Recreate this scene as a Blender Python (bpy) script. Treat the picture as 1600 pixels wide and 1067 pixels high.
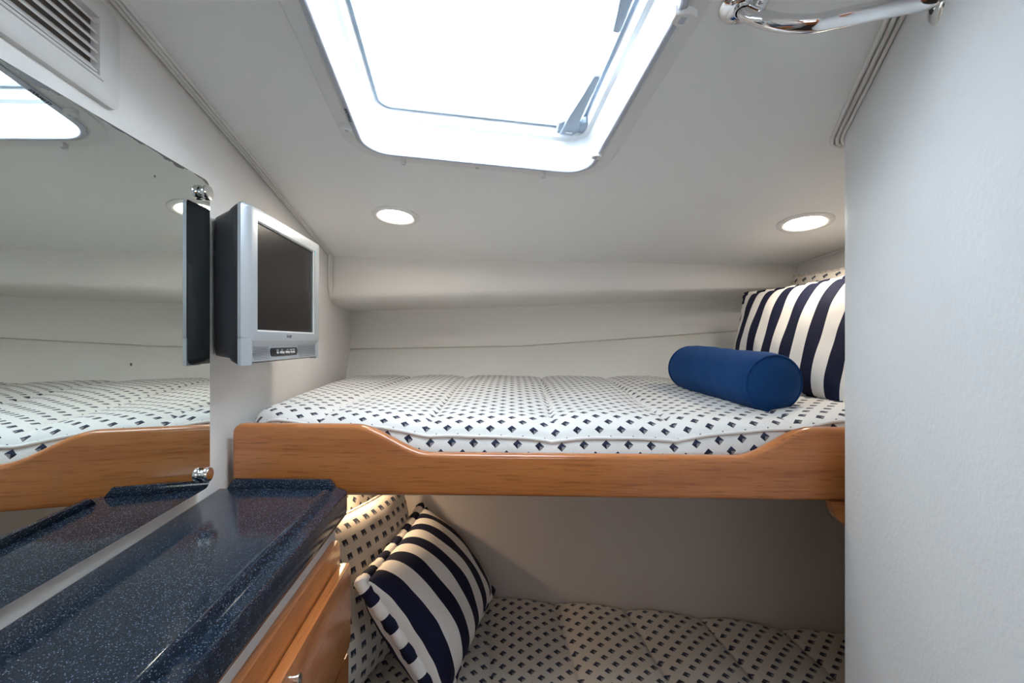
import bpy, bmesh, math, random
from mathutils import Vector, Matrix
random.seed(4)
scene = bpy.context.scene
COL = scene.collection
for o in list(bpy.data.objects):
    bpy.data.objects.remove(o, do_unlink=True)

# ------------------------------------------------------------------ camera, world, exposure
EYE = 1.2
F = 700.0                                   # focal length in pixels of a 1600 px wide frame
cam_d = bpy.data.cameras.new('camera')
cam = bpy.data.objects.new('camera', cam_d); COL.objects.link(cam)
cam.location = (0, 0, EYE); cam.rotation_euler = (math.radians(90), 0, 0)
cam_d.sensor_width = 36; cam_d.lens = F / 1600 * 36
cam_d.clip_start = 0.01
scene.camera = cam

world = bpy.data.worlds.new('overcast_sky'); scene.world = world
world.use_nodes = True
bg = world.node_tree.nodes['Background']
bg.inputs[0].default_value = (0.86, 0.94, 1.0, 1)
bg.inputs[1].default_value = 7.0
DOWNLIGHT = 34.0
PUCK = 150.0

scene.view_settings.view_transform = 'Standard'
scene.view_settings.look = 'None'
scene.view_settings.gamma = 1
scene.view_settings.use_curve_mapping = False
scene.view_settings.exposure = 1.0

# ------------------------------------------------------------------ plan of the cabin
def cz(x, y):  return EYE + .5405 - .1231 * y - .0449 * x      # ceiling height
def XL(y):     return -.485 - .143 * y                          # left wall
def BY(x):     return .952 - .038 * x                           # front face of the bunk rail
CN = Vector((.0449, .1231, 1)).normalized()
def lerp(a, b, t): return a + (b - a) * t
def interp(x, pts):
    if x <= pts[0][0]: p, q = pts[0], pts[1]
    elif x >= pts[-1][0]: p, q = pts[-2], pts[-1]
    else:
        for p, q in zip(pts, pts[1:]):
            if p[0] <= x <= q[0]: break
    return lerp(p[1], q[1], (x - p[0]) / (q[0] - p[0]))
def smooth(t):
    t = max(0, min(1, t)); return t * t * (3 - 2 * t)

# ------------------------------------------------------------------ materials
class NT:
    def __init__(s, name):
        s.m = bpy.data.materials.new(name); s.m.use_nodes = True
        s.t = s.m.node_tree; s.b = s.t.nodes['Principled BSDF']
    def n(s, typ, **kw):
        nd = s.t.nodes.new(typ)
        for k, v in kw.items(): setattr(nd, k, v)
        return nd
    def l(s, a, b): s.t.links.new(a, b)
    def val(s, sock, v):
        if isinstance(v, (int, float)): sock.default_value = v
        else: s.l(v, sock)
    def math(s, op, a, b=0.0, c=None):
        nd = s.n('ShaderNodeMath', operation=op)
        s.val(nd.inputs[0], a); s.val(nd.inputs[1], b)
        if c is not None: s.val(nd.inputs[2], c)
        return nd.outputs[0]
    def mix(s, fac, a, b):
        nd = s.n('ShaderNodeMix', data_type='RGBA')
        s.val(nd.inputs[0], fac)
        for i, v in ((6, a), (7, b)):
            if isinstance(v, tuple): nd.inputs[i].default_value = (*v, 1)
            else: s.l(v, nd.inputs[i])
        return nd.outputs[2]
    def coord(s, which='Object', scale=(1, 1, 1), rot=(0, 0, 0)):
        tc = s.n('ShaderNodeTexCoord'); mp = s.n('ShaderNodeMapping')
        mp.inputs['Scale'].default_value = scale; mp.inputs['Rotation'].default_value = rot
        s.l(tc.outputs[which], mp.inputs[0]); return mp.outputs[0]
    def noise(s, vec, scale=5, detail=4, rough=.5, dist=0):
        nd = s.n('ShaderNodeTexNoise'); s.l(vec, nd.inputs['Vector'])
        nd.inputs['Scale'].default_value = scale; nd.inputs['Detail'].default_value = detail
        nd.inputs['Roughness'].default_value = rough; nd.inputs['Distortion'].default_value = dist
        return nd.outputs[0]
    def ramp(s, fac, stops):
        nd = s.n('ShaderNodeValToRGB'); e = nd.color_ramp.elements
        while len(e) < len(stops): e.new(.5)
        for el, (p, c) in zip(e, stops):
            el.position = p; el.color = (*c, 1) if len(c) == 3 else c
        s.l(fac, nd.inputs[0]); return nd.outputs[0]
    def bump(s, h, strength=.3, dist=.002):
        nd = s.n('ShaderNodeBump'); nd.inputs['Strength'].default_value = strength
        nd.inputs['Distance'].default_value = dist
        s.l(h, nd.inputs['Height']); s.l(nd.outputs[0], s.b.inputs['Normal'])
    def set(s, color=None, rough=None, metal=None, spec=None, coat=None, coat_rough=None, emit=None, estr=None):
        b = s.b
        if color is not None:
            if isinstance(color, tuple): b.inputs['Base Color'].default_value = (*color, 1)
            else: s.l(color, b.inputs['Base Color'])
        if rough is not None: s.val(b.inputs['Roughness'], rough)
        if metal is not None: s.val(b.inputs['Metallic'], metal)
        if spec is not None: b.inputs['Specular IOR Level'].default_value = spec
        if coat is not None: b.inputs['Coat Weight'].default_value = coat
        if coat_rough is not None: b.inputs['Coat Roughness'].default_value = coat_rough
        if emit is not None: b.inputs['Emission Color'].default_value = (*emit, 1)
        if estr is not None: b.inputs['Emission Strength'].default_value = estr
        return s.m

def plain(name, color, rough=.5, metal=0, spec=.5, coat=0, var=.04, vscale=30):
    t = NT(name)
    nz = t.noise(t.coord(), vscale, 3)
    lo = tuple(c * (1 - var) for c in color); hi = tuple(min(1, c * (1 + var)) for c in color)
    return t.set(t.mix(nz, lo, hi), rough, metal, spec, coat)

def vinyl(name, color, scale=260, strength=.25, rough=.55, blot=.03):
    t = NT(name); co = t.coord()
    a = t.noise(co, scale, 3, .6); b = t.noise(co, 6, 3)
    lo = tuple(c * (1 - blot) for c in color)
    t.bump(a, strength, .0012)
    return t.set(t.mix(b, lo, color), rough, 0, .35)

def wood(name, axis='X'):
    t = NT(name)
    sc = {'X': (1.3, 26, 26), 'Y': (26, 1.3, 26)}[axis]
    fs = {'X': (9, 260, 260), 'Y': (260, 9, 260)}[axis]
    g = t.noise(t.coord(scale=sc), 1.0, 6, .6, .9)
    p = t.noise(t.coord(scale=fs), 1.0, 3, .6)
    c = t.ramp(g, [(.25, (.38, .118, .032)), (.45, (.49, .165, .046)), (.62, (.56, .205, .060)), (.8, (.46, .150, .042))])
    pr = t.ramp(p, [(.34, (.55, .5, .45)), (.47, (1, 1, 1))])
    mx = t.n('ShaderNodeMix', data_type='RGBA', blend_type='MULTIPLY'); mx.inputs[0].default_value = .7
    t.l(c, mx.inputs[6]); t.l(pr, mx.inputs[7])
    t.bump(p, .08, .0005)
    return t.set(mx.outputs[2], .30, 0, .5, .6, .12)

def diamonds(name, base=(.80, .785, .77), pitch=.0486, half=.212):
    t = NT(name)
    uv = t.n('ShaderNodeUVMap'); sp = t.n('ShaderNodeSeparateXYZ'); t.l(uv.outputs[0], sp.inputs[0])
    x = t.math('DIVIDE', sp.outputs[0], pitch); y = t.math('DIVIDE', sp.outputs[1], pitch)
    ca = t.math('SUBTRACT', t.math('FRACT', t.math('ADD', x, y)), .5)
    cb = t.math('SUBTRACT', t.math('FRACT', t.math('SUBTRACT', x, y)), .5)
    mx = t.math('MAXIMUM', t.math('ABSOLUTE', ca), t.math('ABSOLUTE', cb))
    inside = t.math('LESS_THAN', mx, half)
    right = t.math('GREATER_THAN', t.math('ADD', ca, cb), 0.0)
    low = t.math('LESS_THAN', t.math('SUBTRACT', ca, cb), 0.0)
    light = t.math('MULTIPLY', right, low)
    dark = t.math('MULTIPLY', t.math('SUBTRACT', 1.0, right), low)
    c1 = t.mix(light, (.022, .030, .065), (.22, .21, .22))
    c2 = t.mix(dark, c1, (.010, .012, .026))
    wv = t.noise(t.coord(scale=(1, 1, 1)), 700, 2)
    lo = tuple(c * .86 for c in base)
    cb_ = t.mix(wv, lo, base)
    t.bump(wv, .35, .0012)
    m = t.set(t.mix(inside, cb_, c2), .85, 0, .2)
    t.b.inputs['Sheen Weight'].default_value = .15
    return m

def stripes(name, pitch=.072, axis=0, phase=0.0, cream=(.80, .76, .72), navy=(.010, .012, .035)):
    t = NT(name)
    uv = t.n('ShaderNodeUVMap'); sp = t.n('ShaderNodeSeparateXYZ'); t.l(uv.outputs[0], sp.inputs[0])
    x = t.math('ADD', t.math('DIVIDE', sp.outputs[axis], pitch), phase)
    f = t.math('LESS_THAN', t.math('FRACT', x), .5)
    nz = t.noise(t.coord(), 300, 3); t.bump(nz, .2, .001)
    return t.set(t.mix(f, cream, navy), .8, 0, .2)

def granite():
    t = NT('navy_speckled_solid_surface'); co = t.coord()
    v = t.n('ShaderNodeTexVoronoi'); t.l(co, v.inputs['Vector']); v.inputs['Scale'].default_value = 420
    v2 = t.n('ShaderNodeTexVoronoi'); t.l(co, v2.inputs['Vector']); v2.inputs['Scale'].default_value = 700
    s1 = t.math('LESS_THAN', v.outputs['Distance'], .26)
    s2 = t.math('LESS_THAN', v2.outputs['Distance'], .30)
    n1 = t.n('ShaderNodeSeparateColor'); t.l(v.outputs['Color'], n1.inputs[0])
    n2 = t.n('ShaderNodeSeparateColor'); t.l(v2.outputs['Color'], n2.inputs[0])
    k1 = t.math('MULTIPLY', s1, t.math('GREATER_THAN', n1.outputs[0], .48))
    k2 = t.math('MULTIPLY', s2, t.math('GREATER_THAN', n2.outputs[0], .45))
    nz = t.noise(co, 120, 4)
    c = t.mix(nz, (.005, .010, .022), (.016, .028, .050))
    c = t.mix(k2, c, (.050, .085, .130)); c = t.mix(k1, c, (.20, .24, .29))
    return t.set(c, .12, 0, .34)

M = {}
M['ceiling'] = vinyl('ceiling_vinyl', (.86, .855, .84), 420, .12)
M['wall'] = vinyl('wall_vinyl', (.84, .81, .785), 300, .25)
M['soffit'] = vinyl('soffit_vinyl', (.82, .79, .75), 380, .15)
M['hull'] = vinyl('hull_liner', (.84, .83, .80), 380, .10)
M['hull_low'] = vinyl('lower_hull_shaded_vinyl', (.56, .50, .46), 380, .12)  # darker than the upper liner: lower bunk shade put into the colour
M['partition'] = vinyl('partition_wallcovering', (.83, .84, .85), 130, .8, .6, .07)
M['floor'] = plain('dark_carpet', (.05, .042, .036), .95, var=.15, vscale=200)
M['bead'] = plain('bead_trim', (.80, .775, .745), .5)
M['wood'] = wood('cherry_wood', 'X')
M['wood_y'] = wood('cherry_wood_drawer', 'Y')
M['granite'] = granite()
M['white_lam'] = plain('white_laminate', (.72, .74, .77), .4)
M['plastic'] = plain('white_plastic', (.78, .77, .76), .35)
M['vent'] = plain('cream_vent_plastic', (.70, .68, .66), .45)
M['duct_shade'] = plain('painted_duct_shade', (.20, .175, .16), .8)  # dark colour painted in for the shade behind the louvres
M['coaming'] = plain('hatch_white', (.86, .88, .90), .35)
M['alu'] = plain('hatch_aluminium', (.52, .55, .62), .45, .3)
M['gasket'] = plain('hatch_gasket', (.22, .27, .33), .6)
M['latch'] = plain('hatch_latch_plastic', (.32, .38, .46), .5)
M['print'] = plain('dark_print', (.05, .07, .10), .6)
M['chrome'] = plain('chrome', (.80, .80, .81), .06, 1, var=.01)
M['steel'] = plain('polished_steel', (.72, .72, .73), .10, 1, var=.02)
M['tv_silver'] = plain('tv_silver', (.47, .50, .54), .38, .45)
M['tv_rim'] = plain('tv_rim', (.66, .68, .70), .3, .3)
M['tv_black'] = plain('tv_black', (.016, .019, .027), .5)
M['tv_strip'] = plain('tv_control_strip', (.012, .014, .020), .35)
M['tv_button'] = plain('tv_button', (.55, .56, .58), .4)
M['tv_logo'] = plain('tv_logo', (.16, .17, .20), .4)
M['sticker'] = plain('blue_sticker', (.25, .55, .72), .5)
M['diamond'] = diamonds('diamond_quilt')
M['diamond_warm'] = diamonds('diamond_quilt_tan_shaded', base=(.62, .56, .50), half=.222)  # tan cloth, base also darkened to carry the lower bunk's shade
M['cord_cloth'] = plain('white_piping', (.74, .72, .70), .85)
M['stripe'] = stripes('navy_cream_stripe', .080, 0, .25)
M['stripe_welt'] = stripes('navy_cream_welt', .080, 0, .25)
M['base_ply'] = plain('bunk_base', (.55, .52, .48), .7)

def screen_mat():
    t = NT('lcd_screen'); nz = t.noise(t.coord(), 400, 2)
    return t.set(t.mix(nz, (.010, .009, .009), (.014, .013, .013)), .30, 0, .18)
M['screen'] = screen_mat()

def blue_knit():
    t = NT('blue_knit')
    uv = t.n('ShaderNodeUVMap'); mp = t.n('ShaderNodeMapping'); t.l(uv.outputs[0], mp.inputs[0])
    mp.inputs['Scale'].default_value = (1, 1, 1)
    w = t.n('ShaderNodeTexWave'); t.l(mp.outputs[0], w.inputs[0]); w.inputs['Scale'].default_value = 95
    w.inputs['Distortion'].default_value = 1.5; w.inputs['Detail'].default_value = 2
    nz = t.noise(t.coord(), 350, 3)
    h = t.math('ADD', t.math('MULTIPLY', w.outputs[1], .5), nz)
    t.bump(h, .5, .0015)
    c = t.mix(nz, (.003, .030, .120), (.005, .055, .190))
    m = t.set(c, .8, 0, .2); t.b.inputs['Sheen Weight'].default_value = .08
    t.b.inputs['Sheen Tint'].default_value = (.2, .4, .9, 1)
    return m
M['blue'] = blue_knit()

def mirror_mat():
    t = NT('mirror_silver')
    uv = t.n('ShaderNodeUVMap'); sp = t.n('ShaderNodeSeparateXYZ'); t.l(uv.outputs[0], sp.inputs[0])
    nz = t.noise(t.coord(), 45, 5, .7)
    nz2 = t.noise(t.coord(), 9, 3, .6)
    # v holds the distance to the top edge, u the distance to the far edge: ragged desilvered border
    w = t.math('MULTIPLY', t.math('MAXIMUM', t.math('SUBTRACT', nz2, .40), 0.0), .045)
    lim = t.math('MULTIPLY', w, t.math('MULTIPLY', nz, 1.5))
    lost = t.math('LESS_THAN', t.math('SUBTRACT', sp.outputs[1], lim), .0)
    v = t.n('ShaderNodeTexVoronoi'); t.l(t.coord(), v.inputs['Vector']); v.inputs['Scale'].default_value = 16
    sc = t.n('ShaderNodeSeparateColor'); t.l(v.outputs['Color'], sc.inputs[0])
    spot = t.math('MULTIPLY', t.math('LESS_THAN', v.outputs['Distance'], .035), t.math('GREATER_THAN', sc.outputs[1], .55))
    bad = t.math('MAXIMUM', lost, spot)
    c = t.mix(bad, (.74, .79, .77), (.10, .10, .10))
    return t.set(c, t.math('MULTIPLY', bad, .5), 1.0)
M['mirror'] = mirror_mat()

def pane_mat():
    m = bpy.data.materials.new('hatch_acrylic'); m.use_nodes = True
    nt = m.node_tree; nt.nodes.clear()
    out = nt.nodes.new('ShaderNodeOutputMaterial'); mx = nt.nodes.new('ShaderNodeMixShader')
    tr = nt.nodes.new('ShaderNodeBsdfTransparent'); gl = nt.nodes.new('ShaderNodeBsdfGlossy')
    tr.inputs[0].default_value = (.93, .96, .98, 1); gl.inputs['Roughness'].default_value = .05
    mx.inputs[0].default_value = .03; nt.links.new(tr.outputs[0], mx.inputs[1])
    nt.links.new(gl.outputs[0], mx.inputs[2]); nt.links.new(mx.outputs[0], out.inputs[0])
    return m
M['pane'] = pane_mat()

def lamp_mat(name, col, strength):
    t = NT(name); nz = t.noise(t.coord(), 60, 2)
    return t.set(t.mix(nz, (.8, .8, .8), (.9, .9, .9)), .4, emit=col, estr=strength)
M['lamp'] = lamp_mat('downlight_lens', (1.0, .90, .75), DOWNLIGHT)
M['puck'] = lamp_mat('puck_lens', (1.0, .72, .44), PUCK)

# ------------------------------------------------------------------ object helpers
def V(*a): return Vector(a)
def props(o, label=None, cat=None, group=None, kind=None):
    if label: o['label'] = label
    if cat: o['category'] = cat
    if group: o['group'] = group
    if kind: o['kind'] = kind
    return o
def thing(name, loc, label, cat, group=None):
    o = bpy.data.objects.new(name, None); COL.objects.link(o)
    o.empty_display_size = .05; o.location = loc; bpy.context.view_layer.update()
    return props(o, label, cat, group)
def link(name, me, mat, parent=None):
    o = bpy.data.objects.new(name, me); COL.objects.link(o)
    if me.vertices:
        lo = [min(v.co[i] for v in me.vertices) for i in range(3)]
        hi = [max(v.co[i] for v in me.vertices) for i in range(3)]
        c = Vector([(a + b) / 2 for a, b in zip(lo, hi)])
        me.transform(Matrix.Translation(-c))
    else: c = Vector()
    o.location = c
    if mat is not None: me.materials.append(mat)
    if parent is not None:
        p = parent; off = Vector()
        while p is not None:
            off += p.location; p = p.parent
        o.parent = parent; o.location = c - off
    return o
def mk(name, verts, faces, mat, parent=None, smooth=True, uv=None, angle=None):
    me = bpy.data.meshes.new(name)
    me.from_pydata([tuple(v) for v in verts], [], faces); me.update()
    if uv is not None:
        lay = me.uv_layers.new(name='UVMap')
        if callable(uv):
            for lp in me.loops: lay.data[lp.index].uv = uv(me.vertices[lp.vertex_index].co, lp.vertex_index)
        else:
            for lp in me.loops: lay.data[lp.index].uv = uv[lp.vertex_index]
    bm = bmesh.new(); bm.from_mesh(me); bmesh.ops.recalc_face_normals(bm, faces=bm.faces); bm.to_mesh(me); bm.free()
    if smooth:
        me.polygons.foreach_set('use_smooth', [True] * len(me.polygons))
        if angle: sharp(me, angle)
    return link(name, me, mat, parent)
def sharp(me, angle):
    try: me.set_sharp_from_angle(angle=math.radians(angle))
    except Exception: pass
def from_bm(name, bm, mat, parent=None, smooth=True, angle=35):
    bmesh.ops.recalc_face_normals(bm, faces=bm.faces)
    me = bpy.data.meshes.new(name); bm.to_mesh(me); bm.free()
    if smooth:
        me.polygons.foreach_set('use_smooth', [True] * len(me.polygons)); sharp(me, angle)
    return link(name, me, mat, parent)
class Fr:                                   # a local frame: origin and three axes
    def __init__(s, o, x, y, z): s.o, s.x, s.y, s.z = Vector(o), Vector(x), Vector(y), Vector(z)
    def __call__(s, a, b, c=0): return s.o + s.x * a + s.y * b + s.z * c
WORLD = Fr((0, 0, 0), (1, 0, 0), (0, 1, 0), (0, 0, 1))
def boxm(name, fr, a0, a1, b0, b1, c0, c1, mat, parent=None, bev=.003, seg=3):
    bm = bmesh.new()
    vs = [bm.verts.new(fr(a, b, c)) for c in (c0, c1) for b in (b0, b1) for a in (a0, a1)]
    for f in ((0, 1, 3, 2), (4, 5, 7, 6), (0, 1, 5, 4), (2, 3, 7, 6), (0, 2, 6, 4), (1, 3, 7, 5)):
        bm.faces.new([vs[i] for i in f])
    if bev: bmesh.ops.bevel(bm, geom=list(bm.edges), offset=bev, segments=seg, affect='EDGES', profile=.5)
    return from_bm(name, bm, mat, parent)
def prism(name, fr, pts, c0, c1, mat, parent=None, bev=0, seg=3, ends=True):
    bm = bmesh.new()
    lo = [bm.verts.new(fr(a, b, c0)) for a, b in pts]; hi = [bm.verts.new(fr(a, b, c1)) for a, b in pts]
    n = len(pts); caps = [bm.faces.new(lo), bm.faces.new(hi)]
    for i in range(n): bm.faces.new([lo[i], lo[(i + 1) % n], hi[(i + 1) % n], hi[i]])
    if bev:
        es = {e for f in caps for e in f.edges}
        bmesh.ops.bevel(bm, geom=list(es), offset=bev, segments=seg, affect='EDGES', profile=.5)
    return from_bm(name, bm, mat, parent)
def rrect(hw, hh, r, n=8):
    out = []
    for cx, cy, a0 in ((hw - r, hh - r, 0), (-hw + r, hh - r, 90), (-hw + r, -hh + r, 180), (hw - r, -hh + r, 270)):
        for i in range(n + 1):
            a = math.radians(a0 + 90 * i / n); out.append((cx + r * math.cos(a), cy + r * math.sin(a)))
    return out
def loft(name, loops, mat, parent=None, closed=True, cap=False, smooth=True, angle=35, uv=None):
    n = len(loops[0]); vs = [p for L in loops for p in L]; fs = []
    for k in range(len(loops) - 1):
        for i in range(n if closed else n - 1):
            j = (i + 1) % n
            fs.append((k * n + i, k * n + j, (k + 1) * n + j, (k + 1) * n + i))
    if cap:
        fs.append(tuple(range(n))); fs.append(tuple(range((len(loops) - 1) * n, len(loops) * n)))
    return mk(name, vs, fs, mat, parent, smooth, uv, angle)
def tube(name, pts, r, mat, parent=None, closed=False, seg=10, uvs=False, caps=True, rf=None):
    pts = [Vector(p) for p in pts]; n = len(pts); loops = []; uv = []
    prev = None; s = 0
    for i, p in enumerate(pts):
        a = pts[(i - 1) % n] if (closed or i > 0) else p; b = pts[(i + 1) % n] if (closed or i < n - 1) else p
        t = (b - a).normalized()
        if prev is None: up = V(0, 0, 1) if abs(t.z) < .9 else V(1, 0, 0); nx = t.cross(up).normalized()
        else: nx = (prev - t * prev.dot(t)).normalized()
        prev = nx; ny = t.cross(nx)
        if i: s += (p - pts[i - 1]).length
        rr = r * (rf(i / max(1, n - 1)) if rf else 1)
        loops.append([p + nx * rr * math.cos(2 * math.pi * k / seg) + ny * rr * math.sin(2 * math.pi * k / seg) for k in range(seg)])
        uv += [(s, k / seg) for k in range(seg)]
    if closed:
        loops.append([v.copy() for v in loops[0]]); s += (pts[0] - pts[-1]).length; uv += [(s, k / seg) for k in range(seg)]
    return loft(name, loops, mat, parent, True, caps and not closed, True, 60, uv if uvs else None)
def spline(pts, n=8):
    P = [Vector(p) for p in pts]; out = []
    for i in range(len(P) - 1):
        p0, p1, p2, p3 = P[max(i - 1, 0)], P[i], P[i + 1], P[min(i + 2, len(P) - 1)]
        for k in range(n):
            t = k / n
            out.append(.5 * ((2 * p1) + (p2 - p0) * t + (2 * p0 - 5 * p1 + 4 * p2 - p3) * t * t + (3 * p1 - p0 - 3 * p2 + p3) * t ** 3))
    return out + [P[-1]]
def lathe(name, fr, prof, mat, parent=None, seg=40, cap0=False, cap1=False):
    """prof: (radius, height along fr.z)"""
    vs, fs = [], []
    for r, c in prof:
        for k in range(seg):
            a = 2 * math.pi * k / seg; vs.append(fr(r * math.cos(a), r * math.sin(a), c))
    for j in range(len(prof) - 1):
        for k in range(seg):
            k2 = (k + 1) % seg; fs.append((j * seg + k, j * seg + k2, (j + 1) * seg + k2, (j + 1) * seg + k))
    if cap0: fs.append(tuple(range(seg)))
    if cap1: fs.append(tuple(range((len(prof) - 1) * seg, len(prof) * seg)))
    return mk(name, vs, fs, mat, parent, True, None, 40)
def text(name, s, fr, size, mat, parent, depth=.0004):
    cu = bpy.data.curves.new('lettering', 'FONT'); cu.body = s; cu.size = size; cu.extrude = depth
    cu.align_x = 'CENTER'; cu.align_y = 'CENTER'
    ob = bpy.data.objects.new('lettering_source', cu); COL.objects.link(ob); bpy.context.view_layer.update()
    me = bpy.data.meshes.new_from_object(ob.evaluated_get(bpy.context.evaluated_depsgraph_get()))
    bpy.data.objects.remove(ob, do_unlink=True); me.materials.clear()
    for v in me.vertices: v.co = fr(v.co.x, v.co.y, v.co.z)
    return link(name, me, mat, parent)
def sheet(name, rows, mat, parent=None, thick=0, kind=None, angle=40):
    """rows: list of equal-length point lists"""
    n = len(rows[0]); vs = [p for r in rows for p in r]; fs = []
    for j in range(len(rows) - 1):
        for i in range(n - 1): fs.append((j * n + i, j * n + i + 1, (j + 1) * n + i + 1, (j + 1) * n + i))
    o = mk(name, vs, fs, mat, parent, True, None, angle)
    if thick:
        md = o.modifiers.new('thickness', 'SOLIDIFY'); md.thickness = abs(thick); md.offset = 1 if thick > 0 else -1
    if kind: o['kind'] = kind
    return o

# ------------------------------------------------------------------ the hatch frame and the ceiling
HC = V(-.047, .775, 0); HC.z = cz(HC.x, HC.y)
hu = V(.9945, .105, 0); hu.z = -(.0449 * hu.x + .1231 * hu.y); hu.normalize()
hv = CN.cross(hu).normalized()
HF = Fr(HC, hu, hv, CN)
HW = HH = .25

bm = bmesh.new()
outer = [(-.95, -1.0), (1.4, -1.0), (1.4, 2.3), (-.95, 2.3)]
ov = [bm.verts.new((x, y, cz(x, y))) for x, y in outer]
iv = [bm.verts.new(HF(a, b, 0)) for a, b in rrect(HW + .012, HH + .012, .062)]
es = [bm.edges.new((L[i], L[(i + 1) % len(L)])) for L in (ov, iv) for i in range(len(L))]
bmesh.ops.triangle_fill(bm, use_beauty=True, use_dissolve=False, edges=es)
for f in bm.faces:
    if f.normal.z > 0: f.normal_flip()
me = bpy.data.meshes.new('ceiling'); 
r = bmesh.ops.extrude_face_region(bm, geom=list(bm.faces))
for v in r['geom']:
    if isinstance(v, bmesh.types.BMVert): v.co += CN * .02
bmesh.ops.recalc_face_normals(bm, faces=bm.faces)
bm.to_mesh(me); bm.free()
ceiling = link('ceiling', me, M['ceiling']); ceiling['kind'] = 'structure'

# walls
Z0 = 0.0
def wall_prism(name, pts, z0, ztop, mat):
    """plan polygon pulled up to the ceiling (ztop None) or a height"""
    n = len(pts); vs = [(x, y, z0) for x, y in pts] + [(x, y, (cz(x, y) + .01) if ztop is None else ztop) for x, y in pts]
    fs = [tuple(range(n)), tuple(range(n, 2 * n))] + [(i, (i + 1) % n, n + (i + 1) % n, n + i) for i in range(n)]
    o = mk(name, vs, fs, mat, None, True, None, 30); o['kind'] = 'structure'; return o
wall_left = wall_prism('wall_left', [(XL(-1), -1), (XL(2.35), 2.35), (XL(2.35) - .06, 2.35), (XL(-1) - .06, -1)], Z0, None, M['wall'])
face = spline([(.40, -1.0, 0), (.36, -.4, 0), (.36, .1, 0), (.415, .34, 0), (.53, .60, 0), (.615, .795, 0)], 6)
right_plan = [(p.x, p.y) for p in face] + [(.640, .852), (.651, .876), (.662, .889), (.678, .895), (1.35, .905), (1.35, .80), (.75, .75), (.75, -1.0)]
wall_right = wall_prism('wall_right', right_plan, Z0, None, M['partition'])
wall_head = wall_prism('wall_head', [(1.060, 1.80), (1.075, 1.66), (1.105, 1.5), (1.15, .9), (1.25, .9), (1.25, 1.95), (1.06, 1.95)], Z0, None, M['wall'])
floor = boxm('floor', WORLD, -.9, 1.4, -1.0, 2.3, -.05, 0, M['floor'], None, 0); floor['kind'] = 'structure'
# unseen wall behind the camera; small opening added, sized to limit daylight
wr = wall_prism('wall_rear', [(XL(-.95), -.99), (-.26, -.99), (-.26, -.93), (XL(-.95), -.93)], Z0, None, M['wood_y'])
boxm('daylight_gap_jamb', WORLD, .20, .42, -.99, -.93, 0, 1.83, M['wood_y'], wr, .003)
boxm('daylight_gap_header', WORLD, -.26, .20, -.99, -.93, 1.50, 1.83, M['wood_y'], wr, .003)
boxm('daylight_gap_sill', WORLD, -.26, .20, -.99, -.93, 0, 1.30, M['wood_y'], wr, .003)

# hull side behind the upper bunk
TOP = [(-.76, 1.833), (.127, 1.773), (1.062, 1.690), (1.3, 1.665)]
MID = [(-.82, 2.225), (.10, 2.075), (.977, 1.90), (1.3, 1.83)]
XS = [lerp(-.83, 1.2, i / 40) for i in range(41)]
def hm1(x): return EYE + interp(x, [(-.8, .150), (.977, .178)])
def hm2(x): return EYE + interp(x, [(-.8, -.038), (.05, -.022), (.977, .045)])
rows_s, rows_m, rows_l = [], [], []
for x in XS:
    yt, ym = interp(x, TOP), interp(x, MID); zc = cz(x, yt); zb = hm1(x)
    prof = [(yt, zc + .015), (yt, zc), (yt - .012, lerp(zc, zb, .40)), (yt - .008, lerp(zc, zb, .74))]
    p0, p1, p2 = (yt - .008, lerp(zc, zb, .74)), (yt - .002, zb + .010), (yt + .10, zb + .006)
    for k in range(1, 13):
        t = k / 12; prof.append(tuple((1 - t) ** 2 * a + 2 * t * (1 - t) * b + t * t * c for a, b, c in zip(p0, p1, p2)))
    prof.append((ym + .01, zb))
    rows_s.append([V(x, y, z) for y, z in prof])
    rows_m.append([V(x, ym, zb + .02), V(x, ym, zb - .004), V(x, ym + .002, lerp(zb, hm2(x), .5)), V(x, ym - .002, hm2(x) + .004), V(x, ym + .004, hm2(x)), V(x, ym + .03, hm2(x) - .002)])
    rows_l.append([V(x, ym + .03, hm2(x)), V(x, ym + .006, hm2(x)), V(x, ym - .002, hm2(x) - .005), V(x, ym - .09, EYE - .165), V(x, ym - .18, EYE - .37)])
wall_back = sheet('wall_back', rows_m, M['soffit'], None, 0, 'structure', 50)
sheet('soffit_panel', rows_s, M['soffit'], wall_back, 0, None, 60)
sheet('hull_panel', rows_l, M['hull'], wall_back, 0, None, 60)
# unseen box added so that no daylight comes in behind the panels
boxm('daylight_block', WORLD, -1.0, 1.4, 2.28, 2.34, 0, 1.75, M['base_ply'], wall_back, 0)
# hull side behind the lower bunk
def LY(x): return 1.492 - .153 * x
wall_hull = wall_prism('wall_hull', [(-.80, LY(-.80)), (1.3, LY(1.3)), (1.3, LY(1.3) + .03), (-.80, LY(-.80) + .03)], Z0, EYE - .337, M['hull_low'])

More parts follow.
